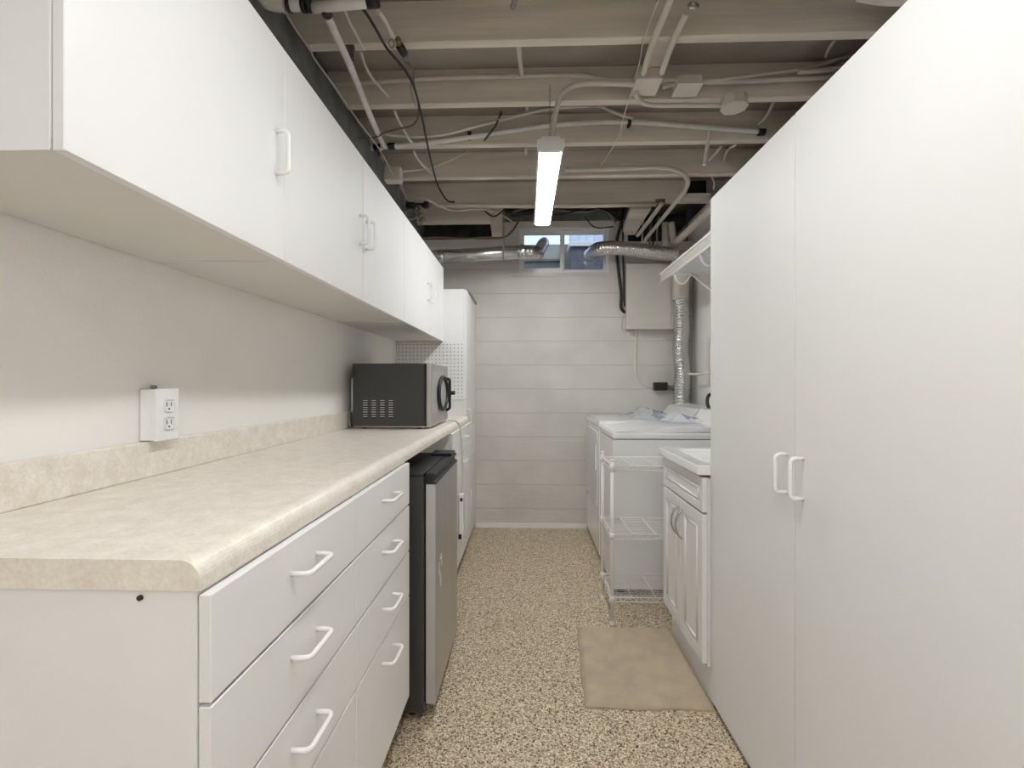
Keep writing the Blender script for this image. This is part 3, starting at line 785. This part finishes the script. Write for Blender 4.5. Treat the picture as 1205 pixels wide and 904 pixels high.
# ------------------------------------------------------------ light fixtures
def fixture(y0, y1, z0, z1, x, dm, label):
    t = thing('strip_light', label, 'ceiling light', (x, y0, z0), 'hanging strip lights')
    L_ = y1-y0; wd = .056
    prof = [(-wd, .050), (-wd, .016), (-wd+.006, .006), (-wd+.02, 0), (wd-.02, 0), (wd-.006, .006), (wd, .016), (wd, .050)]
    def mk(poly, a, b):
        bm = bm_(); add_prism(bm, poly, 'y', a, b)
        for v in bm.verts:
            u = (v.co.y-y0)/L_; v.co = Vector((v.co.x+x, v.co.y, v.co.z+z0+(z1-z0)*u))
        return bm
    obj('diffuser', mk([(-wd+.008, .010), (-wd+.009, .006), (-wd+.02, 0), (wd-.02, 0), (wd-.009, .006), (wd-.008, .010)], y0+.02, y1-.02), dm, t)
    obj('side_shell', mk([(-wd*.985, .050), (-wd*.985, .016), (-wd+.008, .0085), (wd-.008, .0085), (wd*.985, .016), (wd*.985, .050)], y0+.02, y1-.02), 'lampbody', t)
    obj('housing', mk([(-.045, .050), (.045, .050), (.038, .066), (-.038, .066)], y0+.01, y1-.01), 'lampbody', t)
    capp = [(p[0]*1.04, p[1]*1.03-.0015) for p in prof]
    obj('end_cap', mk(capp, y0, y0+.022), 'lampbody', t); obj('end_cap', mk(capp, y1-.022, y1), 'lampbody', t)
    for u in (.08, .92):
        yy = y0+L_*u; zz = z0+(z1-z0)*u+.066; bm = bm_(); k = 0; z = zz
        while z < ZJ-.004:
            ring = []
            for q in range(9):
                a = 2*PI*q/8
                o_ = Vector((math.cos(a)*.004, 0, math.sin(a)*.009)) if k % 2 else Vector((0, math.cos(a)*.004, math.sin(a)*.009))
                ring.append(Vector((x, yy, z+.006))+o_)
            add_tube(bm, ring, .0011, 5, caps=False); z += .014; k += 1
        obj('chain', bm, 'grey', t)
    return t
fixture(2.052, 3.25, 2.146, 2.219, .098, 'diff_f', 'long white strip light hanging on chains in front of the window')
fixture(-.12, 1.08, 2.13, 2.13, .098, 'diff_n', 'strip light hanging overhead, above the upper edge of the view')
fixture(-1.8, -.6, 2.13, 2.13, .098, 'diff_b', 'strip light hanging behind the viewpoint at the room entrance')

# ------------------------------------------------------------ pipes, conduits and cables under the joists
zp = 2.42
t = thing('drain_pipe', 'thick white pipe with clamped couplings at the top left corner', 'pipe', atz(370, 8, 2.41))
bm = bm_(); P = [atz(345, 7.5, 2.40), atz(380, 8.5, 2.40), atz(436, 2.5, 2.40)]
add_tube(bm, [atz(366, 9, 2.40), atz(432, 2.5, 2.40)], .0165, 16)
obj('pipe', bm, 'pex', t)
obj('coupling', tube([atz(337, 6, 2.40), atz(356, 6.5, 2.40)], .0175, 16), 'pex', t)
for px in (333, 340, 357, 364):
    obj('clamp', tube([atz(px-2, 6.5, 2.40), atz(px+2.5, 6.5, 2.40)], .0205, 16), 'dark', t)
obj('elbow', tube(smooth_path([atz(336, 6, 2.40), atz(322, 4, 2.405), atz(312, 0, 2.41), atz(304, -12, 2.41)]), .022, 16), 'conduit', t)
obj('end_fitting', tube([atz(432, 3, 2.40), atz(445, 1.5, 2.40)], .017, 12), 'dark', t)
t = thing('water_pipe', 'white pipe slanting back from the top left to the cross pipe', 'pipe', atz(384, 14, 2.41))
bm = tube(smooth_path([atz(383, 13, 2.40), atz(393, 35, 2.405), atz(410, 72, 2.41), atz(428, 117, 2.413), atz(441, 148, 2.42), aty(452, 172, 2.636)]), .0135, 12)
obj('pipe', bm, 'pex', t)
obj('coupling', tube([atz(381, 8, 2.40), atz(385.5, 17, 2.40)], .018, 12), 'dark', t)
q = atz(411, 74, 2.41); obj('pipe_strap', box(q.x-.020, q.x+.020, q.y-.008, q.y+.008, 2.424, ZJ, .001), 'sill', t)
t = thing('water_pipe', 'long white printed water pipe crossing under the joists', 'pipe', at(640, 148, 2.635)); wp = 2.640
pts = [(455, 172), (500, 168), (560, 159.5), (600, 154), (640, 148), (700, 143.5), (745, 143), (800, 147), (850, 151), (893, 154.5)]
obj('pipe', tube(smooth_path([aty(a, b, wp) for a, b in pts]), .0140, 12), 'pex', t)
for px, py in ((552, 158), (740, 143.5)):
    bm = bm_(); add_tube(bm, [aty(px-1.5, py, wp), aty(px+2.5, py, wp)], .0175, 10); q = aty(px, py, wp); add_box(bm, q.x-.006, q.x+.006, q.y+.004, 2.660, q.z-.022, q.z+.022)
    obj('pipe_clip', bm, 'dark', t)
for px, py in ((444, 173), (461, 171.5), (896, 155)): obj('coupling', tube([aty(px-4, py, wp), aty(px+4, py, wp)], .018, 12), 'dark', t)
obj('tee_fitting', tube([aty(428, 174, wp), aty(450, 173, wp)], .014, 12), 'conduit', t)
# conduits and junction boxes on the second joist
w2 = 2.247
wire('conduit', [aty(372, 99, w2), aty(440, 96, w2), aty(520, 91.5, w2), aty(600, 89.5, w2), aty(680, 88, w2), aty(705, 92, w2-.02), aty(724, 94, w2-.05), aty(748, 94, w2-.08)], .0115, 'conduit', 'long painted conduit on the joist running left from the junction box', 'conduit')
wire('conduit', [aty(778, 94, w2-.08), aty(800, 92.5, w2-.08), aty(825, 95, w2-.05), aty(840, 96, w2-.03), aty(870, 95.5, w2-.02), aty(985, 90, w2-.01)], .0125, 'conduit', 'painted conduit running right from the junction box to cabinet', 'conduit')
wire('conduit', [aty(780, 102, 2.16), aty(800, 98, 2.18), aty(850, 93, 2.21), aty(920, 84, 2.225), aty(955, 78, 2.228), aty(1005, 64, 2.23)], .009, 'conduit', 'upper thin conduit slanting up right beyond the metal junction box', 'conduit')
wire('conduit', [aty(940, 84, 2.21), aty(970, 82, 2.21), aty(1000, 78, 2.21)], .011, 'conduit', 'short conduit stub just above the right tall cabinet', 'conduit')
t = thing('junction_box', 'square metal junction box where painted conduits meet', 'junction box', atz(762, 100, 2.455))
q0 = atz(750, 92.5, 2.455); q1 = atz(779, 92.5, 2.455); yb = atz(760, 112, 2.455).y
obj('box', box(q0.x, q1.x, q0.y+.004, yb, 2.459, 2.505, .003), 'conduit', t)
obj('cover_plate', box(q0.x-.003, q1.x+.003, q0.y, yb+.003, 2.455, 2.459, .001), 'conduit', t)
t = thing('junction_box', 'flat metal box cover just right of the square junction box', 'junction box', atz(812, 106, 2.46))
q0 = atz(798, 98, 2.46); q1 = atz(828, 98, 2.46)
obj('box', box(q0.x+.004, q1.x-.004, q0.y+.004, q0.y+.09, 2.464, 2.50, .003), 'conduit', t)
obj('cover_plate', box(q0.x, q1.x, q0.y, q0.y+.10, 2.46, 2.464, .001), 'conduit', t)
wire('conduit', [atz(757, 86, 2.472), atz(763, 66, 2.462), atz(772, 40, 2.455), atz(784, 12, 2.455), atz(790, -4, 2.46)], .0125, 'conduit', 'left of two conduits rising toward the viewer from the junction box', 'conduit')
wire('conduit', [atz(779, 85, 2.472), atz(786, 64, 2.462), atz(797, 38, 2.455), atz(808, 14, 2.455)], .0125, 'conduit', 'right of two conduits rising toward the viewer, ending in a ring fitting', 'conduit')
q = atz(816, 6, 2.455); ring = [q+Vector((math.cos(a)*.014, math.sin(a)*.008, math.sin(a)*.014)) for a in [2*PI*k/20 for k in range(21)]]
o = obj('ring_fitting', tube(ring, .006, 8), 'chrome'); tag(o, 'shiny ring fitting at the end of the right conduit near top edge', 'fitting')
wire('conduit', [atz(749, 108, 2.45), atz(750, 115, 2.447), atz(757, 121, 2.446), atz(772, 123.5, 2.446), atz(810, 123.5, 2.446), atz(849, 123.5, 2.446)], .0105, 'conduit', 'low conduit linking the junction box to the round box', 'conduit')
t = thing('junction_box', 'octagonal painted ceiling box above the right tall cabinet', 'junction box', atz(865, 125, 2.44))
c = atz(864, 124, 2.43)
def octo(bm, c, r, z0, z1):
    lo = [bm.verts.new((c.x+r*math.cos(PI/8+k*PI/4), c.y+r*math.sin(PI/8+k*PI/4), z0)) for k in range(8)]
    hi = [bm.verts.new((v.co.x, v.co.y, z1)) for v in lo]
    bm.faces.new(lo[::-1]); bm.faces.new(hi)
    for k in range(8): bm.faces.new((lo[k], lo[(k+1) % 8], hi[(k+1) % 8], hi[k]))
bm = bm_(); octo(bm, c, .056, 2.424, 2.470); obj('box', bm, 'conduit', t)
bm = bm_(); octo(bm, c, .060, 2.419, 2.424); obj('cover_plate', bm, 'conduit', t)
fz = 2.15
wire('conduit', [(.112, 2.16, 2.205), (.112, 2.165, 2.30), at(657, 120, 2.17), at(662, 109, 2.17), at(674, 101, 2.17), at(690, 98, 2.16), at(715, 97.5, 2.15), at(748, 98.5, 2.12)], .0125, 'conduit', 'painted conduit curving down from the junction box to the strip light', 'conduit')
# board between joists behind the box
o = obj('cross_brace', box(atz(768, 66, 2.48).x, atz(787, 66, 2.48).x, 1.90, 2.262, ZJ+.03, ZJ+.055, .002, 1), 'joist'); tag(o, 'short board bridging the two nearest joists above the junction box', 'board')
# hanging tube, U conduit, far pipes
t_ = wire('hanging_tube', [at(835.5, 150, 2.612), at(832.5, 170, 2.612), at(829, 194, 2.612)], .0118, 'pex', 'short white plastic tube hanging down from the printed water pipe', 'tube', seg=4)
pts = [at(664, 199.5, 2.95), at(700, 199, 2.95), at(760, 197, 2.95), at(785, 197.5, 2.96), at(800, 202, 3.0), at(808, 209, 3.05), at(809, 217, 3.12), at(803, 228, 3.22), at(785, 250, 3.48), at(768, 271, 3.7), at(760, 281, 3.8), at(757, 290, 3.84)]
wire('conduit', pts, .0145, 'conduit', 'painted conduit bending in a hook right of the strip light', 'conduit')
wire('conduit', [at(779, 239, 3.46), at(765, 258, 3.65), at(750, 277, 3.85)], .0155, 'conduit', 'short straight conduit beside the hooked one, near the window', 'conduit')
wire('conduit', [at(840, 244, 3.12), at(825, 257, 3.28), at(809, 272, 3.48), at(799, 281, 3.6), at(795, 284, 3.68), at(792, 280, 3.72), at(790, 262, 3.74)], .026, 'conduit', 'thick painted pipe angling down behind the right tall cabinet', 'pipe')
wire('conduit', [at(783, 262, 3.80), at(783, 275, 3.80), at(783, 300, 3.80)], .028, 'conduit', 'upright painted pipe behind the grey foil duct', 'pipe')
for k, (px, lb) in enumerate(((765, 'leftmost thin upright cable behind the grey foil duct'), (769, 'second thin upright cable behind the grey foil duct'), (773.5, 'third thin upright cable behind the grey foil duct'), (756, 'white-sheathed upright cable left of the cable bunch near foil duct'))):
    wire('cable', [at(px+2, 255, 3.86), at(px, 270, 3.87), at(px-1, 312, 3.89)], .007, ['grey', 'dark', 'cream', 'pex'][k], lb)
t = thing('pipe_valve', 'dark pipe hanger on the last joist above the hooked conduit', 'pipe hanger', at(777, 225, 3.5))
obj('rod', cyl(at(777, 219, 3.53), at(777, 238, 3.53), .010, 8), 'sill', t); obj('clamp', tube([at(772, 236, 3.50), at(782, 236, 3.50)], .014, 10), 'sill', t)
t = thing('transformer', 'small black box fixed to the last joist beside tall cabinet', 'transformer', at(818, 223, 3.52))
a = at(808.5, 214.5, 3.50); b = at(829, 231, 3.50)
obj('housing', box(a.x, b.x, 3.505, 3.545, b.z, a.z, .003), 'dark', t)
obj('mounting_plate', box(a.x-.015, b.x+.02, 3.47, 3.545, b.z-.006, b.z-.001, .001), 'pex', t)
# cables upper left
cb = 2.43
wire('cable', [atz(a, b, 2.39) for a, b in ((336, 14), (350, 37), (365, 58), (371, 70), (395, 103), (420, 140), (447, 176), (462, 204), (472, 217), (478, 235))], .0035, 'cream', 'thin beige cable running back along the wall cabinet tops', n=5)
wire('cable', [atz(a, b, 2.41) for a, b in ((418, 2), (430, 14), (443, 35), (455, 56), (470, 74), (481, 89))]+[atz(a, b, 2.40) for a, b in ((489, 108), (497, 140), (503, 170), (512, 208), (519, 225), (527, 236), (535, 237))], .0052, 'dark', 'long black cable looping down the middle left of the ceiling', n=5)
wire('cable', [atz(a, b, 2.42) for a, b in ((479, 73), (486, 84), (487, 100), (492, 118), (492, 137), (485, 147), (470, 151), (455, 155), (442, 161), (430, 162), (419, 161))], .0045, 'brown', 'brown cable from the plug adapter bending back toward the left', n=5)
t = thing('plug_adapter', 'small black and metal plug adapter hanging at the nearest joist', 'adapter', atz(474, 58, 2.44))
obj('socket', tube([atz(468, 45, 2.45), atz(470, 52, 2.445)], .011, 10), 'brass', t)
obj('body', tube([atz(470, 53, 2.445), atz(476, 63, 2.435)], .016, 10), 'dark', t)
obj('tip', tube([atz(475, 62, 2.435), atz(479, 72, 2.43)], .011, 10), 'grey', t)
obj('ring', tube([atz(461+3*math.cos(a), 51+5*math.sin(a), 2.445) for a in [2*PI*k/12 for k in range(13)]], .003, 6), 'grey', t)
wire('cable', [atz(a, b, 2.455) for a, b in ((404, 8), (412, 27), (420, 42), (428, 58))], .0055, 'conduit', 'painted cable stapled under the nearest joist at left', n=5)
def between(pxy, w0, w1, r, mat, label):
    n = len(pxy); wire('cable', [at(a, b, w0+(w1-w0)*k/(n-1)) for k, (a, b) in enumerate(pxy)], r, mat, label, n=5)
between([(425, 62), (429, 75), (437, 90), (448, 103), (458, 113)], 1.92, 2.24, .006, 'conduit', 'painted cable threading from the nearest joist to the second one')
between([(464, 130), (470, 143), (480, 161), (485, 167)], 2.31, 2.645, .0065, 'conduit', 'painted cable threading through the space past the second joist')
between([(487, 178), (494, 190), (505, 201), (508, 203)], 2.71, 3.06, .0065, 'conduit', 'painted cable threading through the space behind the water pipe')
between([(445, 13), (452, 22), (460, 38), (466, 48)], 1.66, 1.84, .008, 'conduit', 'faint painted cable above the plug adapter')
between([(483, 100), (485, 112), (490, 124)], 2.23, 2.20, .006, 'conduit', 'short painted cable on the second joist beside the black cable')
between([(440, 155), (480, 160), (520, 158), (560, 148), (600, 138), (640, 129), (700, 124), (720, 131), (745, 139)], 2.57, 2.60, .0085, 'conduit', 'painted cable sagging between joists above the printed water pipe')
between([(470, 201), (500, 198), (525, 190), (550, 178)], 2.95, 3.04, .0065, 'conduit', 'painted cable rising from the grey box near the wall cabinets')
between([(500, 232), (530, 247), (560, 246), (585, 250), (605, 262)], 3.30, 3.70, .005, 'conduit', 'thin painted cable low under the last joist at left')
between([(570, 247), (577, 253), (583, 254), (590, 249), (597, 243)], 3.60, 3.60, .0055, 'dark', 'short black cable loop over the tapered board left of window')
between([(497, 280), (520, 279), (545, 280.5), (570, 279), (592, 279), (603, 271), (610, 260), (613, 252)], 3.70, 3.86, .0075, 'brown', 'brown cable above the smooth duct curving up by the window')
between([(603, 249), (630, 243), (655, 247), (690, 249), (705, 246), (716, 250), (724, 262)], 3.84, 3.84, .0085, 'grey', 'grey cable draped along the wall top above the window')
between([(600, 254), (625, 252), (660, 252), (690, 244), (712, 247), (728, 258), (735, 262)], 3.80, 3.82, .006, 'dark', 'black cable draped along the wall top above the window')
between([(688, 254), (697, 265), (706, 268), (722, 266)], 3.86, 3.86, .0045, 'dark', 'thin black cable dipping over the right window corner')
between([(775, 0), (766, 22), (756, 52)], 1.62, 1.87, .0022, 'pex', 'near part of the white pull string under the nearest joist')
between([(756, 52), (752, 75), (742, 110), (733, 141)], 1.87, 2.34, .0022, 'pex', 'white pull string hanging left of the junction box')
between([(733, 141), (728, 160), (718, 178), (707, 194)], 2.36, 2.9, .0022, 'pex', 'far end of the white pull string beyond the water pipe')
between([(984, 44), (975, 58), (972, 66)], 1.9, 2.1, .006, 'cream', 'short cream cable over the top of the right tall cabinet')
between([(910, 120), (903, 135), (892, 147)], 2.34, 2.6, .0075, 'cream', 'cream cable running up above the round ceiling box')
between([(865, 170), (856, 177), (852, 190)], 2.72, 3.06, .008, 'conduit', 'short bent cable end right of the hanging tube')
between([(848, 172), (840, 182), (833, 190)], 2.72, 3.06, .008, 'conduit', 'short cable stub beside the hanging tube')
between([(838, 208), (841, 215), (840, 222)], 3.2, 3.4, .008, 'pex', 'tiny white cable end right of the black transformer')
# dark header strip over window, with foil flap
o = obj('sill_plate', box(at(588, 250, D).x, at(742, 250, D).x, D-.025, D+.15, ZJ-.012, ZJ+.06), 'sill'); tag(o, 'dark sill plate on top of the back wall above the window', 'board')
# fittings at upper left
t = thing('wall_box', 'small grey utility box above the wall cabinets at left', 'utility box', atz(460, 200, 2.40))
a = at(450, 194, 2.9); b = at(471, 211, 2.9)
obj('housing', box(a.x, b.x, 2.88, 2.95, b.z, a.z, .012, 3), 'conduit', t)
obj('cable_entry', tube(smooth_path([at(452, 192, 2.9), at(446, 185, 2.85), at(447, 178, 2.8)]), .010, 8), 'brass', t)
t = thing('valve', 'black valve cluster on the pipe under the last joist at left', 'valve', at(490, 242, 3.45))
obj('valve_body', tube([at(478, 240.5, 3.44), at(488, 241, 3.44), at(489, 241, 3.44), at(498, 241, 3.44), at(499, 241, 3.44), at(504, 241, 3.44)], lambda i: (.020, .020, .014, .014, .026, .026)[i], 14), 'dark', t)
obj('valve_stem', tube(smooth_path([at(494, 242, 3.44), at(494, 250, 3.44), at(497, 258, 3.44), at(492, 264, 3.44)]), lambda i: .016+.007*math.sin(i*1.3), 12), 'brass', t)
obj('handwheel', tube([at(484+7*math.cos(a), 252+6*math.sin(a), 3.43) for a in [2*PI*k/16 for k in range(17)]], .005, 8), 'grey', t)
o = obj('steel_pipe', tube([at(503, 241.5, 3.46), at(560, 241.5, 3.49), at(632, 242, 3.50), at(700, 241.5, 3.50), at(772, 240, 3.50)], .0165, 12), 'conduit'); tag(o, 'painted pipe running under the last joist from valve to right', 'pipe')
# cable end at top edge centre
wire('cable', [atz(607, -4, 2.44), atz(605, 3, 2.44), atz(603, 8, 2.44)], .010, 'grey', 'short grey cable stub at the top edge of the view', seg=8)
for (x_, y_, lb) in ((620, 122, 'cable stub under the second joist left of the lamp conduit'), (619, 176, 'cable stub under the third joist left of the strip light')):
    q = at(x_, y_-6, 2.33 if y_ < 150 else 2.72); o = obj('cable_stub', tube([q, q+Vector((0, .01, -.05))], .008, 8), 'conduit'); tag(o, lb, 'cable')
t = thing('strap_hanger', 'thin metal strap hanging between joists left of centre', 'strap', at(575, 150, 2.6))
obj('strap', tube([at(590, 132, 2.63), at(583, 148, 2.55), at(570, 165, 2.45)], .006, 6), 'sill', t)
wire('cable', [at(610, 52, 1.91), at(612, 70, 2.05), at(614, 88, 2.22)], .010, 'conduit', 'painted cable pair bridging the first two joists at centre')
wire('pipe_loop', [at(1010, -4, 1.5), at(1040, 1, 1.5), at(1075, 1.5, 1.5)], .012, 'pex', 'white pipe edge at the top right corner of the view', 'pipe')
